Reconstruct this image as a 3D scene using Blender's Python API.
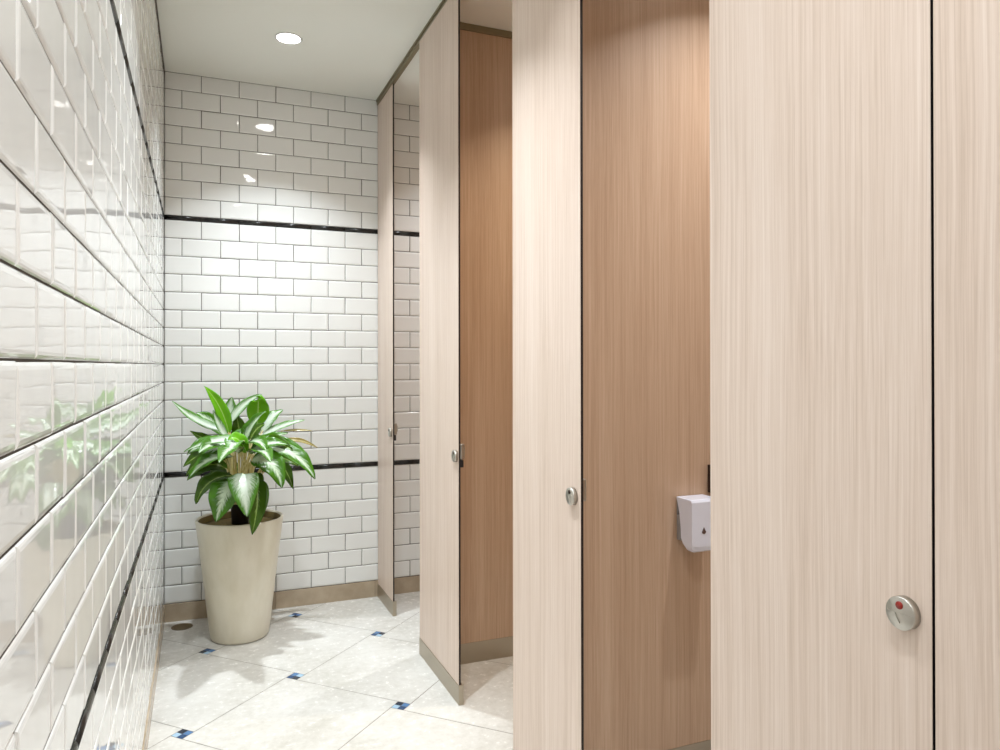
import bpy, bmesh, math, random
from mathutils import Vector, Matrix
random.seed(7)
for o in list(bpy.data.objects): bpy.data.objects.remove(o)
SC = bpy.context.scene
COL = SC.collection

# ------------------------------------------------------------------ camera
CAM_O = Vector((.1862, 0, 1.45))
RX = Vector((.92454, -.38109, -.0012)).normalized()
FW = Vector((.38109, .92453, .0035)).normalized()
UP = RX.cross(FW).normalized(); RX = FW.cross(UP).normalized()
FPX = 728.24
SHY = -12.74
cd = bpy.data.cameras.new('camera'); cam = bpy.data.objects.new('camera', cd); COL.objects.link(cam)
cd.sensor_width = 36; cd.sensor_fit = 'HORIZONTAL'; cd.lens = FPX/1000*36; cd.clip_start = .01; cd.shift_y = SHY/1000
M = Matrix((RX, UP, -FW)).transposed().to_4x4(); M.translation = CAM_O
cam.matrix_world = M
SC.camera = cam

# ------------------------------------------------------------------ world, exposure, lamp strengths
w = bpy.data.worlds.new('world'); SC.world = w; w.use_nodes = True
w.node_tree.nodes['Background'].inputs[0].default_value = (1, .97, .93, 1)
w.node_tree.nodes['Background'].inputs[1].default_value = .3
SC.view_settings.view_transform = 'Standard'; SC.view_settings.look = 'None'
SC.view_settings.gamma = 1; SC.view_settings.use_curve_mapping = False
SC.view_settings.exposure = .53
HALL_W = (12.8, 10.2, 4.4, 8.8, 8.8)
STALL_W = (8.5, 7.5, 8.8)
HALL_COL = (.865, .94, 1)
STALL_COL = ((.93, .96, 1), (1, .88, .72), (.93, .96, 1))
SPREAD = (102, 96, 100, 134, 134)

# ------------------------------------------------------------------ measured room
D = 4.518          # back wall
XF = 1.218         # face of the cubicle fronts
H = 3.112
XR = 2.75          # rear wall of the cubicles
YN = -1.0          # near end of the corridor
BASE = .1015; P = .1022; WL = .0261; PW = .2054; X0 = -.0112; YA = .9469
R1 = BASE + 7*P; R1T = R1 + WL; R2 = R1T + 14*P; R2T = R2 + WL

def px(u, v, y):
    """point of the place at depth y seen at photo position u, v (used to measure the plant)"""
    d = FW + RX*((u-500)/FPX) + UP*((375+SHY-v)/FPX)
    return CAM_O + d*((y-CAM_O.y)/d.y)

# ------------------------------------------------------------------ materials
def mat(name, color=(.8,.8,.8), rough=.5, metal=0, spec=.5, coat=0):
    m = bpy.data.materials.new(name); m.use_nodes = True
    b = m.node_tree.nodes['Principled BSDF']
    b.inputs['Base Color'].default_value = (*color, 1)
    b.inputs['Roughness'].default_value = rough
    b.inputs['Metallic'].default_value = metal
    b.inputs['Specular IOR Level'].default_value = spec
    b.inputs['Coat Weight'].default_value = coat
    return m
def N(m, t, **kw):
    n = m.node_tree.nodes.new(t)
    for k, v in kw.items(): setattr(n, k, v)
    return n
def L(m, a, b): m.node_tree.links.new(a, b)
def bsdf(m): return m.node_tree.nodes['Principled BSDF']
def coords(m, scale, kind='Object'):
    tc = N(m, 'ShaderNodeTexCoord'); mp = N(m, 'ShaderNodeMapping')
    mp.inputs['Scale'].default_value = scale
    L(m, tc.outputs[kind], mp.inputs['Vector']); return mp.outputs[0]
def noise(m, vec, scale, detail=3, rough=.55):
    n = N(m, 'ShaderNodeTexNoise'); n.inputs['Scale'].default_value = scale
    n.inputs['Detail'].default_value = detail; n.inputs['Roughness'].default_value = rough
    L(m, vec, n.inputs['Vector']); return n.outputs['Fac']
def ramp(m, fac, stops):
    r = N(m, 'ShaderNodeValToRGB'); e = r.color_ramp.elements
    while len(e) < len(stops): e.new(.5)
    for i, (p, c) in enumerate(stops): e[i].position = p; e[i].color = (*c, 1)
    L(m, fac, r.inputs[0]); return r.outputs[0]
def mathn(m, op, a, b=None, clamp=False):
    n = N(m, 'ShaderNodeMath', operation=op, use_clamp=clamp)
    for i, v in enumerate((a, b)):
        if v is None: continue
        if isinstance(v, (int, float)): n.inputs[i].default_value = v
        else: L(m, v, n.inputs[i])
    return n.outputs[0]
def mix(m, fac, a, b, blend='MIX'):
    n = N(m, 'ShaderNodeMix', data_type='RGBA', blend_type=blend)
    for s, v in ((0, fac), (6, a), (7, b)):
        if isinstance(v, (int, float)): n.inputs[s].default_value = v
        elif isinstance(v, tuple): n.inputs[s].default_value = (*v, 1)
        else: L(m, v, n.inputs[s])
    return n.outputs[2]
def bump(m, h, strength, dist):
    b = N(m, 'ShaderNodeBump'); b.inputs['Strength'].default_value = strength; b.inputs['Distance'].default_value = dist
    L(m, h, b.inputs['Height']); L(m, b.outputs[0], bsdf(m).inputs['Normal'])

def lin(r, g, b):
    f = lambda c: ((c/255+.055)/1.055)**2.4 if c/255 > .04045 else c/255/12.92
    return (f(r), f(g), f(b))

def glaze(name, col, rough=.04):
    m = mat(name, col, rough, coat=.0, spec=.6)
    v = coords(m, (1, 1, 1))
    bump(m, noise(m, v, 8, 1), .09, .01)
    return m
M_TILE = glaze('white_glazed_tile', lin(234, 234, 231), .025)
M_GROUT = mat('grey_grout', lin(74, 68, 62), .9)
M_LINER = mat('black_glazed_liner', lin(26, 25, 23), .26)
M_CEIL = mat('ceiling_paint', lin(238, 238, 230), .9)
M_PLAIN = mat('white_wall_paint', lin(222, 220, 212), .7)

def laminate(name, lo, mid, hi):
    m = mat(name, mid, .42, spec=.4)
    wv = N(m, 'ShaderNodeTexNoise'); wv.inputs['Scale'].default_value = 1; wv.inputs['Detail'].default_value = 1
    L(m, coords(m, (2.5, 2.5, 1.1)), wv.inputs['Vector'])
    ad = N(m, 'ShaderNodeVectorMath', operation='MULTIPLY_ADD'); L(m, wv.outputs['Color'], ad.inputs[0]); ad.inputs[1].default_value = (3.2, 3.2, 0)
    L(m, coords(m, (135, 135, .9)), ad.inputs[2])
    a = noise(m, ad.outputs[0], 1.0, 6, .7)
    b = noise(m, coords(m, (420, 420, 5)), 1.0, 4, .7)
    c = noise(m, coords(m, (9, 9, .25)), 1.0, 2)
    f = mathn(m, 'ADD', mathn(m, 'MULTIPLY', a, .5), mathn(m, 'ADD', mathn(m, 'MULTIPLY', b, .32), mathn(m, 'MULTIPLY', c, .18)))
    col = ramp(m, f, [(.34, lo), (.50, mid), (.66, hi)])
    L(m, col, bsdf(m).inputs['Base Color'])
    return m
M_WOOD = laminate('pale_oak_laminate', lin(196, 173, 155), lin(218, 198, 183), lin(233, 217, 205))
M_WOOD2 = laminate('shade_browned_oak_laminate', lin(174, 142, 115), lin(196, 165, 138), lin(212, 185, 160))  # partition laminate; part of its brown is the cubicles' dim bounced light
M_EDGE = mat('black_panel_core', lin(30, 22, 20), .5)

def brushed(name, c, rough):
    m = mat(name, c, rough, 1)
    bump(m, noise(m, coords(m, (4, 4, 300)), 1, 2), .06, .002)
    return m
M_KICK = brushed('satin_kick_metal', lin(178, 168, 152), .38)
M_TRACK = brushed('bronze_grey_track_metal', lin(150, 140, 116), .42)
M_NICKEL = brushed('satin_nickel', lin(190, 186, 178), .34)
M_RED = mat('red_indicator', lin(140, 26, 10), .35)
M_DARKMETAL = mat('dark_bronze', lin(60, 44, 34), .45, .4)
M_DRAIN = mat('worn_drain_metal', lin(122, 106, 82), .5, .2)
M_WHITEPL = mat('white_plastic', lin(232, 234, 246), .22)
M_GREYPL = mat('grey_plastic', lin(150, 146, 144), .4)
M_DROP = mat('brown_drop_mark', lin(92, 70, 64), .3)

M_STONE = mat('cream_stone_floor', lin(228, 223, 211), .2, spec=.45)
v = coords(M_STONE, (1, 1, 1))
na = noise(M_STONE, v, 2.2, 8, .65); nb = noise(M_STONE, v, 28, 5, .7)
fa = mathn(M_STONE, 'ADD', mathn(M_STONE, 'MULTIPLY', na, .6), mathn(M_STONE, 'MULTIPLY', nb, .4))
L(M_STONE, ramp(M_STONE, fa, [(.34, lin(186, 182, 172)), (.5, lin(207, 204, 197)), (.64, lin(220, 218, 212))]), bsdf(M_STONE).inputs['Base Color'])
L(M_STONE, mathn(M_STONE, 'ADD', mathn(M_STONE, 'MULTIPLY', nb, .25), .12), bsdf(M_STONE).inputs['Roughness'])
M_FGROUT = mat('floor_grout', lin(128, 120, 108), .9)
M_BLUES = [mat('blue_mosaic', c, .12) for c in (lin(48, 76, 112), lin(84, 122, 164), lin(160, 188, 208), lin(34, 46, 62))]

M_BASE = mat('taupe_base_tile', lin(178, 160, 136), .22, spec=.5)
nv = noise(M_BASE, coords(M_BASE, (1, 1, 1)), 5, 6, .6)
L(M_BASE, ramp(M_BASE, nv, [(.3, lin(160, 142, 118)), (.7, lin(192, 175, 152))]), bsdf(M_BASE).inputs['Base Color'])

M_POT = mat('cream_glazed_pot', lin(220, 214, 196), .35, spec=.4)
nv = noise(M_POT, coords(M_POT, (3, 3, 1.2)), 1.6, 6, .6)
L(M_POT, ramp(M_POT, nv, [(.3, lin(205, 197, 174)), (.68, lin(227, 221, 204))]), bsdf(M_POT).inputs['Base Color'])
M_INNER = mat('olive_pot_inside', lin(128, 110, 62), .7)
M_SOIL = mat('olive_brown_soil', lin(112, 94, 48), .9)
bump(M_SOIL, noise(M_SOIL, coords(M_SOIL, (1, 1, 1)), 60, 4), .8, .01)
M_BLACKPL = mat('black_plastic', lin(20, 17, 18), .45)
M_STEM = mat('cream_stem', lin(214, 200, 128), .45)
bsdf(M_STEM).inputs['Subsurface Weight'].default_value = .0
nv = noise(M_STEM, coords(M_STEM, (1, 1, .2)), 40, 3)
L(M_STEM, ramp(M_STEM, nv, [(.3, lin(188, 170, 88)), (.65, lin(236, 224, 168))]), bsdf(M_STEM).inputs['Base Color'])

def leaf_mat(name, green, pale, halfw, edge=.3, speck=1.0):
    """variegated leaf: pale feathered middle along the midrib (uv x = along, y = across)"""
    m = mat(name, green, .26, spec=.5)
    tc = N(m, 'ShaderNodeTexCoord'); sp = N(m, 'ShaderNodeSeparateXYZ'); L(m, tc.outputs['UV'], sp.inputs[0])
    t = sp.outputs[0]
    s = mathn(m, 'ABSOLUTE', mathn(m, 'SUBTRACT', mathn(m, 'MULTIPLY', sp.outputs[1], 2), 1))
    cv = N(m, 'ShaderNodeCombineXYZ')
    L(m, mathn(m, 'SUBTRACT', mathn(m, 'MULTIPLY', t, 26), mathn(m, 'MULTIPLY', s, 9)), cv.inputs[0])
    L(m, mathn(m, 'MULTIPLY', sp.outputs[1], 5), cv.inputs[1])
    oi = N(m, 'ShaderNodeObjectInfo'); L(m, mathn(m, 'MULTIPLY', oi.outputs['Random'], 40), cv.inputs[2])
    n = noise(m, cv.outputs[0], 1.0, 4, .7)
    d = mathn(m, 'ADD', s, mathn(m, 'MULTIPLY', mathn(m, 'SUBTRACT', n, .5), 1.5*speck))
    # narrower towards the tip
    thr = mathn(m, 'MULTIPLY', mathn(m, 'SUBTRACT', 1.12, mathn(m, 'MULTIPLY', t, .6)), halfw)
    f = mathn(m, 'DIVIDE', mathn(m, 'SUBTRACT', thr, d), edge, True)
    mid = mathn(m, 'LESS_THAN', s, .05)
    col = mix(m, mathn(m, 'MAXIMUM', f, mathn(m, 'MULTIPLY', mid, .8)), green, pale)
    g = N(m, 'ShaderNodeNewGeometry')
    col = mix(m, mathn(m, 'MULTIPLY', g.outputs['Backfacing'], .45), col, lin(122, 140, 66))
    L(m, col, bsdf(m).inputs['Base Color'])
    bsdf(m).inputs['Transmission Weight'].default_value = 0
    tr = N(m, 'ShaderNodeBsdfTranslucent'); L(m, col, tr.inputs[0])
    ms = N(m, 'ShaderNodeMixShader'); ms.inputs[0].default_value = .28
    out = m.node_tree.nodes['Material Output']
    L(m, bsdf(m).outputs[0], ms.inputs[1]); L(m, tr.outputs[0], ms.inputs[2]); L(m, ms.outputs[0], out.inputs[0])
    return m
M_LEAF = {
 'bright': leaf_mat('bright_green_leaf', lin(112, 184, 16), lin(196, 224, 120), .10, .3, .5),
 'pale':   leaf_mat('pale_variegated_leaf', lin(88, 146, 40), lin(228, 240, 222), 1.0, .55),
 'mix':    leaf_mat('variegated_leaf', lin(72, 126, 14), lin(224, 240, 212), .62, .4),
 'dark':   leaf_mat('dark_green_leaf', lin(66, 102, 12), lin(172, 200, 96), .2, .35, .9),
 'dry':    leaf_mat('dried_leaf', lin(176, 158, 84), lin(222, 210, 160), .4, .4),
}
def emit(name, col, s):
    m = mat(name); b = bsdf(m)
    b.inputs['Emission Color'].default_value = (*col, 1); b.inputs['Emission Strength'].default_value = s
    return m
M_LENS = emit('lit_lamp_lens', (1, .98, .95), 14)
M_RING = mat('white_lamp_ring', lin(225, 225, 222), .4)

# ------------------------------------------------------------------ mesh helpers
def link(name, bm, mats, parent=None, smooth=False, loc=None):
    me = bpy.data.meshes.new(name)
    if smooth:
        for f in bm.faces: f.smooth = True
    bm.to_mesh(me); bm.free()
    for m in (mats if isinstance(mats, (list, tuple)) else [mats]): me.materials.append(m)
    o = bpy.data.objects.new(name, me); COL.objects.link(o)
    if parent: o.parent = parent
    if loc is not None: o.location = loc
    return o
def struct(o): o['kind'] = 'structure'; return o
def tag(o, label, cat, group=None):
    o['label'] = label; o['category'] = cat
    if group: o['group'] = group
    return o
def empty(name, loc, label, cat, group=None):
    o = bpy.data.objects.new(name, None); COL.objects.link(o); o.location = loc; o.empty_display_size = .05
    return tag(o, label, cat, group)
def box(bm, x0, y0, z0, x1, y1, z1, mi=0, bev=0):
    b = bm if not bev else bmesh.new()
    vs = [b.verts.new(p) for p in ((x0,y0,z0),(x1,y0,z0),(x1,y1,z0),(x0,y1,z0),(x0,y0,z1),(x1,y0,z1),(x1,y1,z1),(x0,y1,z1))]
    fs = []
    for q in ((0,3,2,1),(4,5,6,7),(0,1,5,4),(1,2,6,5),(2,3,7,6),(3,0,4,7)):
        f = b.faces.new([vs[i] for i in q]); f.material_index = mi; fs.append(f)
    if bev:
        bmesh.ops.bevel(b, geom=list(b.edges), offset=bev, segments=2, affect='EDGES', profile=.5)
        for f in b.faces: f.material_index = mi
        join(bm, b)
        return
    return fs
def join(bm, b, M=None):
    vm = {}
    for v_ in b.verts: vm[v_] = bm.verts.new(M @ v_.co if M else v_.co)
    for f in b.faces:
        try:
            nf = bm.faces.new([vm[v_] for v_ in f.verts]); nf.material_index = f.material_index; nf.smooth = f.smooth
        except ValueError: pass
    b.free()
def lathe(bm, prof, seg=48, axis='Z', M=None, mi=0, cap0=True, cap1=True):
    rings = []
    for r, z in prof:
        ring = []
        for k in range(seg):
            a = 2*math.pi*k/seg
            p = Vector((r*math.cos(a), r*math.sin(a), z))
            ring.append(bm.verts.new(M @ p if M else p))
        rings.append(ring)
    for a, b in zip(rings, rings[1:]):
        for k in range(seg):
            f = bm.faces.new((a[k], a[(k+1) % seg], b[(k+1) % seg], b[k])); f.material_index = mi; f.smooth = True
    if cap0: bm.faces.new(rings[0][::-1]).material_index = mi
    if cap1: bm.faces.new(rings[-1]).material_index = mi
def tube(bm, pts, rad, seg=8):
    rings = []
    for i, p in enumerate(pts):
        d = (pts[min(i+1, len(pts)-1)] - pts[max(i-1, 0)]).normalized()
        a = d.cross(Vector((0, 1, 0)) if abs(d.y) < .9 else Vector((1, 0, 0))).normalized(); b = d.cross(a)
        r = rad[i] if isinstance(rad, (list, tuple)) else rad
        rings.append([bm.verts.new(p + (a*math.cos(t) + b*math.sin(t))*r) for t in (2*math.pi*k/seg for k in range(seg))])
    for a, b in zip(rings, rings[1:]):
        for k in range(seg): bm.faces.new((a[k], a[(k+1) % seg], b[(k+1) % seg], b[k]))
    bm.faces.new(rings[0][::-1]); bm.faces.new(rings[-1])
    bmesh.ops.recalc_face_normals(bm, faces=bm.faces)

# ------------------------------------------------------------------ tiled walls
def rows():
    out = []
    for k in range(7): out.append((BASE+k*P, BASE+(k+1)*P, k, 'low'))
    for k in range(14): out.append((R1T+k*P, R1T+(k+1)*P, k+7, 'mid'))
    k = 0; z = R2T
    while z < H-.012: out.append((z, min(z+P, H+.0), k+21, 'top')); z += P; k += 1
    return out
G = .0015      # half the joint
def tile(bm, f, u0, u1, v0, v1):
    """one cushion-edged tile; f maps (u, v, height) to the room"""
    u0 += G; u1 -= G; v0 += G; v1 -= G
    if u1-u0 < .004: return
    tu, tv = random.gauss(0, .0045), random.gauss(0, .0060)
    cu, cv = (u0+u1)/2, (v0+v1)/2
    prof = ((0, -.006), (0, -.0034), (.0022, -.0016), (.0052, -.0006), (.0100, 0))
    rings = []
    for ins, h in prof:
        ins = min(ins, (u1-u0)*.42, (v1-v0)*.42)
        ring = []
        for u, v_ in ((u0+ins, v0+ins), (u1-ins, v0+ins), (u1-ins, v1-ins), (u0+ins, v1-ins)):
            hh = h + (tu*(u-cu) + tv*(v_-cv) if h > -.005 else 0)
            ring.append(bm.verts.new(f(u, v_, hh)))
        rings.append(ring)
    for a, b in zip(rings, rings[1:]):
        for k in range(4): bm.faces.new((a[k], a[(k+1) % 4], b[(k+1) % 4], b[k]))
    bm.faces.new(rings[-1])
def tiled_wall(name, f, ulen, off, grid0):
    """off(row index) -> True when its joints sit on the half step"""
    bm = bmesh.new()
    for z0, z1, k, part in rows():
        s = grid0 + (PW/2 if off(k) else 0)
        while s > 0: s -= PW
        while s < ulen:
            tile(bm, f, max(s, 0), min(s+PW, ulen), z0, z1); s += PW
    return bm
fb = lambda u, v_, h: (u, D-h, v_)
fl = lambda u, v_, h: (h, D-u, v_)
# back wall (u = X) ; row 0 has whole-step joints, the first course of the middle field half steps
bm = tiled_wall('b', fb, XR, lambda k: (k % 2 == 1) , X0)
bmesh.ops.recalc_face_normals(bm, faces=bm.faces)
for f_ in bm.faces:
    if f_.normal.y > 0.2: f_.normal_flip()
for f_ in box(bm, -.2, D+.0035, -.1, XR+.2, D+.15, H+.1): f_.material_index = 1
struct(link('wall_back', bm, [M_TILE, M_GROUT]))
# left wall (u = distance from the back corner)
bm = tiled_wall('l', fl, D-YN, lambda k: (k % 2 == 0), (D-YA) - 17.5*PW)
for f_ in bm.faces:
    pass
bmesh.ops.recalc_face_normals(bm, faces=bm.faces)
for f_ in bm.faces:
    f_.normal_update()
    if f_.normal.x < -.2: f_.normal_flip()
for f_ in box(bm, -.15, YN-.1, -.1, -.0035, D+.0030, H+.1): f_.material_index = 1
struct(link('wall_left', bm, [M_TILE, M_GROUT]))
# other walls, out of the picture
bm = bmesh.new(); box(bm, XR, YN-.1, -.1, XR+.12, D+.0030, H+.1); struct(link('wall_right', bm, M_PLAIN))
bm = bmesh.new(); box(bm, -.0030, YN-.12, -.1, XR-.001, YN, H+.1); struct(link('wall_front', bm, M_PLAIN))
bm = bmesh.new(); box(bm, -.0030, YN+.001, H, XR-.001, D+.0030, H+.1); struct(link('ceiling', bm, M_CEIL))

# black pencil liners, in pieces as long as a tile
def liner(name, f, z, ulen, start):
    bm = bmesh.new(); s = start
    while s > 0: s -= PW
    while s < ulen:
        a, b = max(s, 0)+.0003, min(s+PW, ulen)-.0003; s += PW
        if b-a < .004: continue
        pr = []
        for k in range(9):
            t = math.pi*k/8
            pr.append((z+WL/2 - math.cos(t)*(WL/2-.001), -.003+math.sin(t)*.0070))
        ra = [bm.verts.new(f(a, q[0], q[1])) for q in pr]; rb = [bm.verts.new(f(b, q[0], q[1])) for q in pr]
        for k in range(8): bm.faces.new((ra[k], rb[k], rb[k+1], ra[k+1])).smooth = True
        bm.faces.new(ra); bm.faces.new(rb[::-1]); bm.faces.new((ra[0], ra[-1], rb[-1], rb[0]))
    bmesh.ops.recalc_face_normals(bm, faces=bm.faces)
    return struct(link(name, bm, M_LINER))
liner('trim_1', fb, R2, XR, X0); liner('trim_2', fb, R1, XR, X0)
liner('trim_3', fl, R2, D-YN, D-YA-17*PW); liner('trim_4', fl, R1, D-YN, D-YA-17*PW)
bm = bmesh.new(); box(bm, -.003, YN, H-.016, .004, D-.0005, H-.0005); struct(link('trim_shadow_gap', bm, M_DARKMETAL))  # dark strip standing in for the shadow gap between left wall and ceiling

# base tiles
def baseboard(name, f, ulen, step=.6, start=.0):
    bm = bmesh.new(); s = start
    while s < ulen:
        a, b = max(s, 0)+.0008, min(s+step, ulen)-.0008; s += step
        p, q = Vector(f(a, .0, -.0034)), Vector(f(b, BASE-.0015, .004))
        box(bm, min(p.x,q.x), min(p.y,q.y), .0, max(p.x,q.x), max(p.y,q.y), BASE-.0015, bev=.0012)
    return struct(link(name, bm, M_BASE))
baseboard('baseboard_back', lambda u, v_, h: (u, D-h, v_), XR, .6, -.0)
baseboard('baseboard_left', lambda u, v_, h: (h, D-.0055-u, v_), D-YN-.01, .6, -.25)

# ------------------------------------------------------------------ floor: big squares with a small mosaic square at each corner
def clip(poly, xa, ya, xb, yb):
    for ax, lim, sgn in ((0, xa, 1), (0, xb, -1), (1, ya, 1), (1, yb, -1)):
        out = []
        for i in range(len(poly)):
            p, q = poly[i-1], poly[i]
            dp, dq = sgn*(p[ax]-lim), sgn*(q[ax]-lim)
            if (dp >= 0) != (dq >= 0):
                t = dp/(dp-dq); out.append((p[0]+(q[0]-p[0])*t, p[1]+(q[1]-p[1])*t))
            if dq >= 0: out.append(q)
        poly = out
        if not poly: return []
    return poly
bm = bmesh.new()
A_, B_ = .6048, .060
ph = math.radians(44.1); e1 = (math.cos(ph), math.sin(ph)); e2 = (-e1[1], e1[0])
O_ = (.599, 3.507)
def W2(a, b): return (O_[0]+a*e1[0]+b*e2[0], O_[1]+a*e1[1]+b*e2[1])
def put(a0, b0, a1, b1, mi, g):
    poly = clip([W2(a0+g, b0+g), W2(a1-g, b0+g), W2(a1-g, b1-g), W2(a0+g, b1-g)], 0, YN, XR, D)
    if len(poly) >= 3:
        try: bm.faces.new([bm.verts.new((x, y, 0)) for x, y in poly]).material_index = mi
        except ValueError: pass
for i in range(-12, 13):
    for j in range(-12, 13):
        ca, cb = i*A_+j*B_, -i*B_+j*A_
        put(ca+B_/2, cb-B_/2, ca+B_/2+A_, cb-B_/2+A_, 0, .0016)
        ks = [2, 3, 4, 5]; random.shuffle(ks)
        for q, (s, t) in enumerate(((-1, -1), (0, -1), (-1, 0), (0, 0))):
            put(ca+s*B_/2, cb+t*B_/2, ca+(s+1)*B_/2, cb+(t+1)*B_/2, ks[q], .0009)
for f_ in bm.faces:
    f_.normal_update()
    if f_.normal.z < 0: f_.normal_flip()
for f_ in box(bm, 0, YN, -.1, XR, D, -.0012): f_.material_index = 1
struct(link('floor', bm, [M_STONE, M_FGROUT]+M_BLUES))

# floor drain in the corner
t = empty('floor_drain', (.096, 4.408, 0), 'small round dull brown floor drain in the corner behind the pot', 'drain')
bm = bmesh.new(); lathe(bm, [(.056, .0002), (.056, .0016), (.050, .0026), (.046, .0014), (.044, .0014)], 32, cap0=True, cap1=True)
link('rim', bm, M_DRAIN, t)
bm = bmesh.new()
for k in range(-3, 4):
    hw = math.sqrt(max(.043**2-(k*.012)**2, 0)); box(bm, -hw, k*.012-.003, .0014, hw, k*.012+.003, .0028)
link('grate', bm, M_TRACK, t)

# ------------------------------------------------------------------ cubicle fronts, partitions
TH = .0082
ZT = H-.034     # underside of the head track
def latch(parent, y, thumb, occupied=False, strike=True):
    """round turn-and-indicator plate on the face, lock case behind; parent at (XF, y, 0)"""
    Mx = Matrix.Translation((0, y, 1.058)) @ Matrix.Rotation(-math.pi/2, 4, 'Y')
    bm = bmesh.new()
    lathe(bm, [(.0262, 0), (.0262, .0125), (.0250, .0140), (.0, .0146)], 48, M=Mx, cap1=False)
    bmesh.ops.recalc_face_normals(bm, faces=bm.faces)
    l = link('latch', bm, M_NICKEL, parent)
    # raised half with a coin slot
    bm = bmesh.new()
    Ms = Matrix.Translation((-.0146, y+.004, 1.058-.008)) @ Matrix.Rotation(math.radians(-28), 4, 'X')
    b = bmesh.new(); box(b, -.0012, -.0010, -.0085, .0010, .0010, .0085); join(bm, b, Ms)
    b = bmesh.new(); box(b, -.0149, y-.024, 1.058+.0004, -.0135, y+.024, 1.058+.0010); join(bm, b)
    link('coin_slot', bm, M_NICKEL, l)
    bm = bmesh.new()
    Mi = Matrix.Translation((-.0142, y, 1.058+.0130)) @ Matrix.Rotation(-math.pi/2, 4, 'Y')
    lathe(bm, [(.0062, 0), (.0062, .0016), (.0, .0019)], 24, M=Mi, cap1=False)
    bmesh.ops.recalc_face_normals(bm, faces=bm.faces)
    link('indicator', bm, M_RED if occupied else M_DARKMETAL, l)
    bm = bmesh.new(); box(bm, TH+.0003, y-.030, 1.045, TH+.020, y+.012, 1.112, bev=.004)
    lc = link('lock_case', bm, M_NICKEL, parent)
    bm = bmesh.new(); box(bm, TH+.020, y-.006, 1.060, TH+.030, y+.004, 1.096, bev=.003)
    link('thumb_turn', bm, M_NICKEL, lc)
    if not strike: return
    bm = bmesh.new(); box(bm, TH+.0003, y-.036, 1.012, TH+.012, y-.010, 1.043, bev=.001)
    link('strike', bm, M_EDGE, parent)
def panel_bm(x0, y0, x1, y1, z0, z1, ends):
    """laminate board; ends: axis whose end faces show the black core"""
    bm = bmesh.new(); fs = box(bm, x0, y0, z0, x1, y1, z1)
    for i in ((2, 4) if ends == 'y' else (3, 5)): fs[i].material_index = 1
    return bm
def front(name, ya, yb, label, cat, group=None, occupied=None, lock=None, cap=.0075, dx=0):
    """ya near edge, yb far edge"""
    t = empty(name, (XF, 0, 0), label, cat, group); t.location = (XF+dx, (ya+yb)/2, 0); c = (ya+yb)/2
    bm = panel_bm(0, ya-c, TH, yb-c, .006, ZT-.0004, 'y')
    link('board', bm, [M_WOOD, M_EDGE], t)
    # thin bright arris along the near edge
    bm = bmesh.new(); box(bm, -.0012, ya-c, .10, .0006, ya-c+.0028, ZT-.001)
    link('edge_strip', bm, M_WOOD, t)
    # metal kick shoe: folded channel round the foot
    bm = bmesh.new(); k0, k1 = -.0030, TH+.0105
    box(bm, k0, ya-c-cap*.52, .0006, -.0002, yb-c, .082, bev=.0006)
    box(bm, TH+.0002, ya-c-cap*.52, .0006, k1, yb-c, .082, bev=.0006)
    box(bm, k0-.0006, ya-c-cap, .0006, k1+.0006, ya-c-cap*.5, .086, bev=.0012)
    link('kick_strip', bm, M_KICK, t)
    if lock is not None: latch(t, lock-c, True, bool(occupied), lock > 2)
    return t
GP = 'oak cubicle front panels'
front('cubicle_panel', 4.128, D-.0055, 'narrow pale oak cubicle front panel against the white tiled back wall', 'panel', GP, lock=4.168)
front('cubicle_panel', 2.943, 3.540, 'pale oak cubicle front panel, second from back wall, its whole metal foot in view', 'panel', GP, lock=2.973, dx=-.010)
front('cubicle_panel', 1.8825, 2.384, 'tall pale oak cubicle front panel just left of the opening with the white dispenser', 'panel', GP, lock=1.928)
front('cubicle_panel', .7760, 1.297, 'widest pale oak front panel with a red dot on its round latch', 'panel', GP, True, lock=.821, cap=.002)
t = front('cubicle_door', .1965, .7715, 'closed pale oak cubicle door at the right edge beside the red dot latch', 'door', cap=.004)
t2 = front('cubicle_panel', YN+.004, .182, 'pale oak front panel beyond the right edge of the picture', 'panel', GP)

def partition(y, label):
    """stands between two cubicles; its face towards the camera at y"""
    t = empty('cubicle_partition', ((XF+XR)/2, y, 0), label, 'partition', 'oak partitions between the cubicles')
    xa, xb = XF+TH+.0115-(XF+XR)/2, XR-.002-(XF+XR)/2
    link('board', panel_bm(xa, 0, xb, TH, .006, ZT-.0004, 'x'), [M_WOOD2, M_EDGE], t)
    bm = bmesh.new()
    box(bm, xa, -.0025, .0006, xb, -.0002, .099, bev=.0006); box(bm, xa, TH+.0002, .0006, xb, TH+.0025, .099, bev=.0006)
    link('kick_strip', bm, M_KICK, t)
    bm = bmesh.new(); box(bm, xa, -.007, ZT, xb, TH+.007, H-.0004, bev=.0015)
    link('head_track', bm, M_TRACK, t)
    return t
partition(3.335, 'shade-browned oak partition seen through the middle opening with bare metal foot strip')
partition(2.143, 'shade-browned oak partition that carries the white dispenser')
partition(1.040, 'oak partition hidden behind the panel with the red dot latch')

# head track along the fronts
t = empty('head_track', (XF, (D+YN)/2, H), 'thin bronze grey metal track fixed under the ceiling along the cubicle fronts', 'track')
c = (D+YN)/2
bm = bmesh.new(); box(bm, -.006, YN+.003-c, -.034, TH+.006, D-.0055-c, -.0004, bev=.001)
link('rail', bm, M_TRACK, t)
bm = bmesh.new(); box(bm, -.011, YN+.003-c, -.013, -.0062, D-.0055-c, -.0004, bev=.001)
link('flange', bm, M_TRACK, t)

# dispenser on the partition
Y3 = 2.143
DX0, DX1 = 1.741, 1.858
t = empty('seat_cleaner_dispenser', ((DX0+DX1)/2, Y3, .798), 'white wall dispenser with a small brown drop mark on its front', 'dispenser')
bm = bmesh.new()
hw = (DX1-DX0)/2
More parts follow.
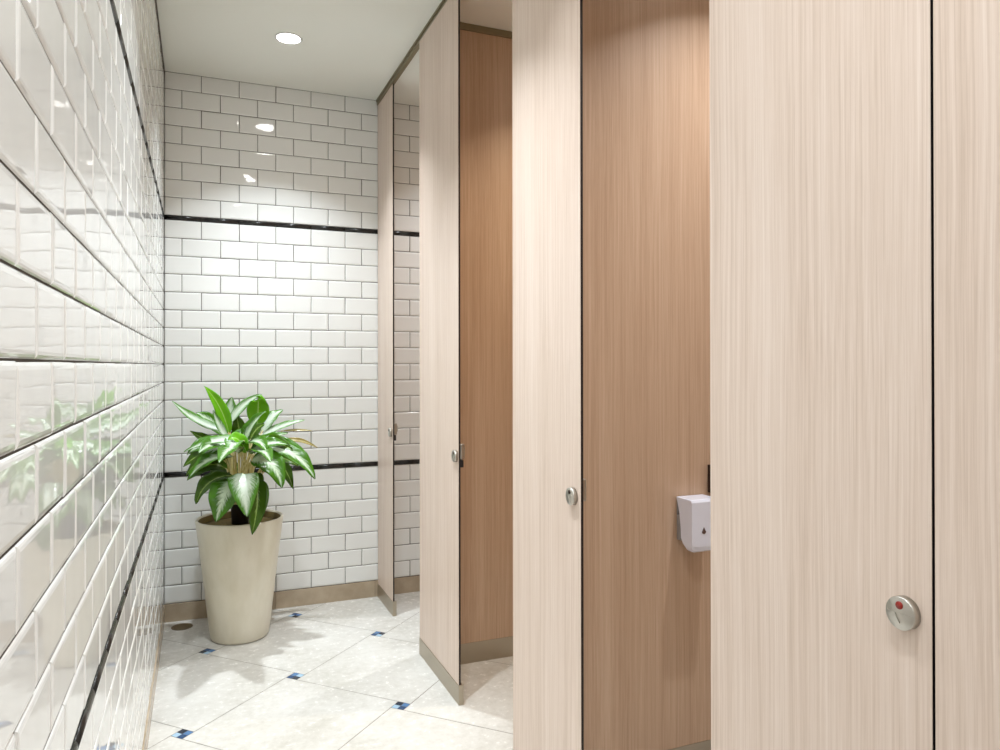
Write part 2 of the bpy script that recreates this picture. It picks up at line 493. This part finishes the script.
# side outline (depth, height): wide flat top, back edge sweeping forward, rounded bottom
out = [(.0, .215), (-.010, .190), (-.022, .15), (-.030, .10), (-.033, .045), (-.045, .020), (-.066, .004), (-.090, .004), (-.107, .012), (-.113, .030), (-.113, .205), (-.107, .213), (-.100, .215)]
out = [(d*.77-.003, h*.87) for d, h in out]
n = len(out); RC = .024; st = []
for k in range(15):
    x_ = -hw + 2*hw*(.5-.5*math.cos(math.pi*k/14)); e_ = max(0, RC-(hw-abs(x_))); up_ = RC-math.sqrt(max(RC*RC-e_*e_, 0))
    top_ = max(0, .004-(hw-abs(x_))); st.append([bm.verts.new((x_, d, h+up_*max(0, 1-h/.06) - top_*.5*(h > .15))) for d, h in out])
for a, b in zip(st, st[1:]):
    for k in range(n): bm.faces.new((a[k], a[(k+1) % n], b[(k+1) % n], b[k]))
bm.faces.new(st[0][::-1]); bm.faces.new(st[-1])
bmesh.ops.recalc_face_normals(bm, faces=bm.faces)
link('cover', bm, M_WHITEPL, t)
bm = bmesh.new(); box(bm, -hw+.002, -.0200, .035, hw-.002, -.0008, .125, bev=.002); box(bm, -hw+.002, -.0060, .125, hw-.002, -.0008, .178, bev=.001)
link('back_plate', bm, M_GREYPL, t)
bm = bmesh.new(); pts = []
for k in range(24):
    a = 2*math.pi*k/24; r = .0085
    x_, z_ = r*math.sin(a), -r*math.cos(a)
    if z_ > 0: x_ *= (1-(z_/r))**.8*.9+.0; z_ *= 1.75
    pts.append((x_, z_))
cx, cz = 1.791-(DX0+DX1)/2, .877-.800
fr = [bm.verts.new((cx+x_, -.0912, cz+z_)) for x_, z_ in pts]; bk = [bm.verts.new((cx+x_, -.0895, cz+z_)) for x_, z_ in pts]
for k in range(24): bm.faces.new((fr[k], fr[(k+1) % 24], bk[(k+1) % 24], bk[k]))
bm.faces.new(fr)
bmesh.ops.recalc_face_normals(bm, faces=bm.faces)
link('drop_mark', bm, M_DROP, t)

bm = bmesh.new(); box(bm, 0, -.024, 0, .045, -.0004, .100, bev=.002)
o = link('wall_bracket', bm, M_DARKMETAL, loc=(1.877, Y3, .990))
tag(o, 'small dark brown upright fitting on the partition above the white dispenser, mostly hidden', 'fitting')

# ------------------------------------------------------------------ lamps
def downlight(x, y, watts, col, label, group, r=.059, spread=104, size=.07):
    t = empty('ceiling_downlight', (x, y, H), label, 'downlight', group)
    bm = bmesh.new()
    lathe(bm, [(r+.010, -.0003), (r+.010, -.0035), (r+.006, -.0060), (r, -.0050), (r-.003, -.0008)], 48, cap0=False, cap1=False)
    link('ring', bm, M_RING, t)
    bm = bmesh.new(); lathe(bm, [(r-.0035, -.0009), (r-.0035, -.0030), (r*.5, -.0036), (.001, -.0038)], 48, cap0=True, cap1=True)
    link('lens', bm, M_LENS, t)
    ld = bpy.data.lights.new('lamp', 'AREA'); ld.shape = 'DISK'; ld.size = size; ld.energy = watts; ld.color = col
    ld.spread = math.radians(spread)
    lo = bpy.data.objects.new('lamp_light', ld); COL.objects.link(lo); lo.parent = t; lo.location = (0, 0, -.0075)
    return t
for k, (y, x_, lb) in enumerate(((3.825, .603, 'lit round recessed ceiling downlight above the potted plant'),
                  (2.40, .58, 'lit ceiling downlight over the middle opening, seen only mirrored in the tiles'),
                  (1.78, .64, 'lit ceiling downlight, third back from the plant, seen only mirrored in the tiles'),
                  (.62, .59, 'lit ceiling downlight above the closed door, seen only mirrored in the tiles'),
                  (-.61, .56, 'lit ceiling downlight behind the camera, seen only mirrored in the tiles'))):
    downlight(x_, y, HALL_W[k], HALL_COL, lb, 'corridor downlights', spread=SPREAD[k])
for k, (y, lb) in enumerate(((3.94, 'downlight inside the rearmost cubicle beside the back wall'), (2.75, 'downlight inside the middle cubicle'),
              (1.63, 'downlight inside the cubicle with the white dispenser'))):
    downlight(2.0, y, STALL_W[k], STALL_COL[k], lb, 'cubicle downlights', spread=(116, 116, 108)[k], size=.045)

# ------------------------------------------------------------------ potted plant
PC = Vector((.386, 4.150, 0))
plant = empty('potted_plant', PC, 'leafy green and white variegated plant in a tall tapered cream pot on the stone floor', 'plant')
bm = bmesh.new()
prof = [(.0, .0008), (.136, .0008), (.144, .004), (.149, .014), (.158, .08), (.1735, .22), (.190, .36), (.2065, .50), (.2195, .60), (.2235, .627), (.2225, .634), (.2180, .636),
        (.2130, .634), (.2080, .628), (.2060, .615), (.198, .56), (.186, .47), (.0, .47)]
lathe(bm, prof[1:-1], 72, cap0=True, cap1=True)
for f_ in bm.faces:
    if all(v_.co.z > .46 and v_.co.xy.length < .2085 for v_ in f_.verts) and f_.calc_center_median().xy.length < .2078: f_.material_index = 1
link('pot', bm, [M_POT, M_INNER], plant)
bm = bmesh.new(); lathe(bm, [(.2035, .5960), (.150, .600), (.06, .604), (.002, .605)], 40, cap0=True, cap1=True)
link('soil', bm, M_SOIL, plant)
bm = bmesh.new(); lathe(bm, [(.044, .6060), (.050, .78), (.054, .786), (.054, .796), (.049, .796), (.046, .775), (.002, .775)], 32)
link('inner_pot', bm, M_BLACKPL, plant, loc=(.0, -.02, 0))

def bez(a, b, c, t): return a*(1-t)**2 + b*2*t*(1-t) + c*t*t
def leaf(base, ctrl, tip, width, kind, yb, yc, yt, face=0.0, fold=.22):
    """base/ctrl/tip in photo pixels with depths; width in metres; face tilts the blade about its length"""
    a, b, c = (base, ctrl, tip) if yb is None else (px(*base, yb), px(*ctrl, yc), px(*tip, yt))
    # stem from the crown to the blade
    j = random.uniform(-.035, .035), random.uniform(-.03, .03)
    root = Vector((PC.x+j[0], PC.y-.02+j[1], .700))
    m1 = root*.45 + a*.55; m1.x = root.x*.65+a.x*.35; m1.y = root.y*.65+a.y*.35
    d0 = (b-a).normalized()
    bm = bmesh.new(); pts = [bez(root, m1, a, k/8) for k in range(9)] + [a+d0*.012]
    tube(bm, [p-PC for p in pts], [.0058-.0003*k for k in range(9)]+[.0018], 7)
    for f_ in bm.faces: f_.smooth = True
    st = link('stem', bm, M_STEM, plant)
    bm = bmesh.new(); uvl = bm.loops.layers.uv.new('uv')
    NT, NS = 18, 8
    view = (CAM_O-(a+c)/2).normalized(); grid = []; uvs = {}
    for i in range(NT+1):
        t = i/NT; p = bez(a, b, c, t)
        d = (bez(a, b, c, min(t+.02, 1)) - bez(a, b, c, max(t-.02, 0))).normalized()
        # blade looks up and towards the room, turned by face
        nrm = (Vector((0, 0, 1))*.55 + view*.75).normalized()
        nrm = (nrm - d*nrm.dot(d)).normalized()
        nrm = Matrix.Rotation(face, 3, d) @ nrm
        side = d.cross(nrm).normalized()
        wd = width/2 * (math.sin(math.pi*min(t**.82, 1))**.72 if 0 < t < 1 else 0)*(1-.18*t)
        wd = max(wd, .0006)
        row = []
        for k in range(NS+1):
            s = -1+2*k/NS
            wave = .035*width*math.sin(t*17+s*2+face*5)*abs(s)**2
            q = p + side*(s*wd*math.cos(fold)) + nrm*(abs(s)**1.3*wd*math.sin(fold) + wave)
            v_ = bm.verts.new(q-PC); row.append(v_); uvs[v_] = (t, (s+1)/2)
        grid.append(row)
    for i in range(NT):
        for k in range(NS):
            f_ = bm.faces.new((grid[i][k], grid[i+1][k], grid[i+1][k+1], grid[i][k+1])); f_.smooth = True
            for lp in f_.loops: lp[uvl].uv = uvs[lp.vert]
    o = link('leaf', bm, M_LEAF[kind], st)
    so = o.modifiers.new('thickness', 'SOLIDIFY'); so.thickness = .0007; so.offset = 0
U = .0054   # metres per photo pixel at the plant
LV = [  # base, ctrl, tip, width px, kind, ybase, yctrl, ytip, face, fold
 ((229,434),(223,405),(204,386),13,'bright',4.12,4.12,4.10,0,.3),
 ((226,431),(196,425),(172,401),11,'pale',4.14,4.16,4.15,.2,.3),
 ((234,428),(228,412),(232,397),15,'pale',4.28,4.30,4.30,0,.1),
 ((229,424),(240,402),(262,394),9,'pale',4.24,4.27,4.30,.3,.3),
 ((257,427),(259,402),(258,396),21,'bright',4.18,4.20,4.12,0,.15),
 ((243,446),(250,424),(266,411),17,'mix',4.06,4.03,4.00,-.5,.35),
 ((262,432),(268,416),(283,410),15,'pale',4.24,4.26,4.28,-.2,.2),
 ((262,436),(282,424),(305,420),9,'pale',4.22,4.22,4.22,-.2,.3),
 ((284,440),(300,437),(318,448),4.5,'dry',4.16,4.16,4.12,.3,.3),
 ((282,431),(300,429),(313,431),2.5,'dry',4.22,4.22,4.2,.2,.3),
 ((254,446),(268,437),(288,433),12,'mix',4.03,4.02,4.02,-.3,.35),
 ((249,454),(266,438),(289,445),14,'mix',3.98,3.94,3.95,-.2,.3),
 ((260,451),(296,443),(315,479),22,'mix',4.05,4.0,3.97,-.25,.3),
 ((251,461),(274,452),(282,488),25,'mix',3.97,3.92,3.90,-.1,.25),
 ((272,461),(286,462),(293,489),13,'dark',4.16,4.14,4.1,.3,.3),
 ((243,474),(243,476),(247,517),26,'pale',3.92,3.84,3.84,.0,.15),
 ((254,480),(262,492),(252,535),20,'dark',3.93,3.88,3.87,-.1,.35),
 ((232,482),(225,488),(216,522),28,'mix',3.96,3.90,3.90,.15,.2),
 ((234,476),(205,474),(196,504),19,'dark',4.02,3.97,3.98,.4,.3),
 ((236,481),(222,480),(212,495),13,'dark',4.00,3.96,3.98,.2,.3),
 ((234,457),(208,452),(189,478),20,'mix',4.00,3.94,3.96,.45,.3),
 ((226,452),(200,452),(186,476),11,'dark',4.10,4.06,4.08,.2,.3),
 ((236,443),(214,446),(198,460),12,'pale',4.02,3.99,4.00,.35,.3),
 ((244,441),(214,436),(184,452),12,'pale',3.98,3.96,4.02,.3,.3),
 ((218,443),(204,440),(190,431),11,'dark',4.14,4.14,4.14,.2,.25),
 ((226,437),(208,416),(196,413),15,'mix',4.20,4.22,4.22,.1,.25),
 ((227,437),(218,425),(213,410),8,'pale',4.10,4.10,4.10,0,.3),
 ((239,440),(240,428),(236,414),14,'dark',4.26,4.26,4.26,0,.2),
 ((250,441),(254,428),(265,424),14,'dark',4.12,4.12,4.12,-.2,.3),
 ((240,468),(224,462),(206,482),20,'dark',4.18,4.16,4.18,.2,.2),
 ((247,453),(238,432),(228,440),14,'bright',3.99,3.96,3.96,.1,.25),
 ((214,447),(206,443),(197,451),8,'dark',4.14,4.12,4.12,.2,.3),
 ((254,474),(258,478),(256,496),14,'dark',4.10,4.08,4.05,0,.2),
 ((238,453),(231,440),(219,463),19,'mix',3.98,3.85,3.74,.2,.25),
 ((252,453),(262,444),(271,462),18,'mix',3.98,3.86,3.75,-.2,.25),
 ((252,446),(262,440),(272,446),16,'dark',4.16,4.15,4.14,0,.2),
 ((240,446),(236,436),(250,428),16,'mix',4.18,4.18,4.20,0,.2),
 ((232,470),(222,466),(214,476),16,'dark',4.22,4.22,4.24,0,.2),
]
for b_, c_, t_, wpx, kind, yb, yc, yt, face, fold in LV:
    yb, yc, yt = (y_ - max(0, 4.08-y_)*.5 for y_ in (yb, yc, yt))
    leaf(b_, c_, t_, wpx*U*1.14, kind, yb, yc, yt, face, fold)
# leaves filling the middle of the crown: azimuth, reach, height of base / top / tip, width, kind
for az, reach, z0, z1, z2, wd, kind in (
 (-150, .30, .98, 1.10, 1.00, .105, 'mix'), (-125, .36, 1.00, 1.10, 1.02, .11, 'mix'), (-100, .40, 1.02, 1.10, 1.025, .11, 'pale'),
 (-75, .40, 1.01, 1.11, 1.03, .11, 'mix'), (-48, .36, 1.00, 1.09, 1.01, .11, 'dark'), (-20, .34, .97, 1.08, .98, .10, 'mix'),
 (10, .32, .95, 1.06, .96, .10, 'dark'), (178, .28, .95, 1.04, .92, .10, 'dark'), (150, .26, .95, 1.05, .96, .10, 'mix'),
 (60, .22, .98, 1.10, 1.05, .10, 'dark'), (110, .22, .98, 1.10, 1.04, .10, 'dark'), (-165, .27, .90, .98, .86, .10, 'dark'), (-8, .30, .90, 1.0, .90, .09, 'dark')):
    d_ = Vector((math.cos(math.radians(az)), math.sin(math.radians(az)), 0)); o_ = PC + Vector((0, -.03, 0))
    leaf(o_+d_*.07+Vector((0, 0, z0)), o_+d_*reach*.6+Vector((0, 0, z1)), o_+d_*reach+Vector((0, 0, z2)), wd, kind, None, None, None, 0, .25)
# bare cream stalks in front of the crown
for k in range(9):
    s = (k-4)/4
    a = Vector((PC.x+s*.040, PC.y-.075+abs(s)*.018, .715)); c = px(243+s*13+random.uniform(-1, 1), 447+random.uniform(-4, 6)+abs(s)*2, 4.02+random.uniform(-.02, .04))
    m_ = Vector((a.x*.6+c.x*.4, a.y, (a.z+c.z)/2))
    bm = bmesh.new(); tube(bm, [bez(a, m_, c, i/8)-PC for i in range(9)], [.0052-.0002*i for i in range(9)], 8)
    for f_ in bm.faces: f_.smooth = True
    link('stem', bm, M_STEM, plant)
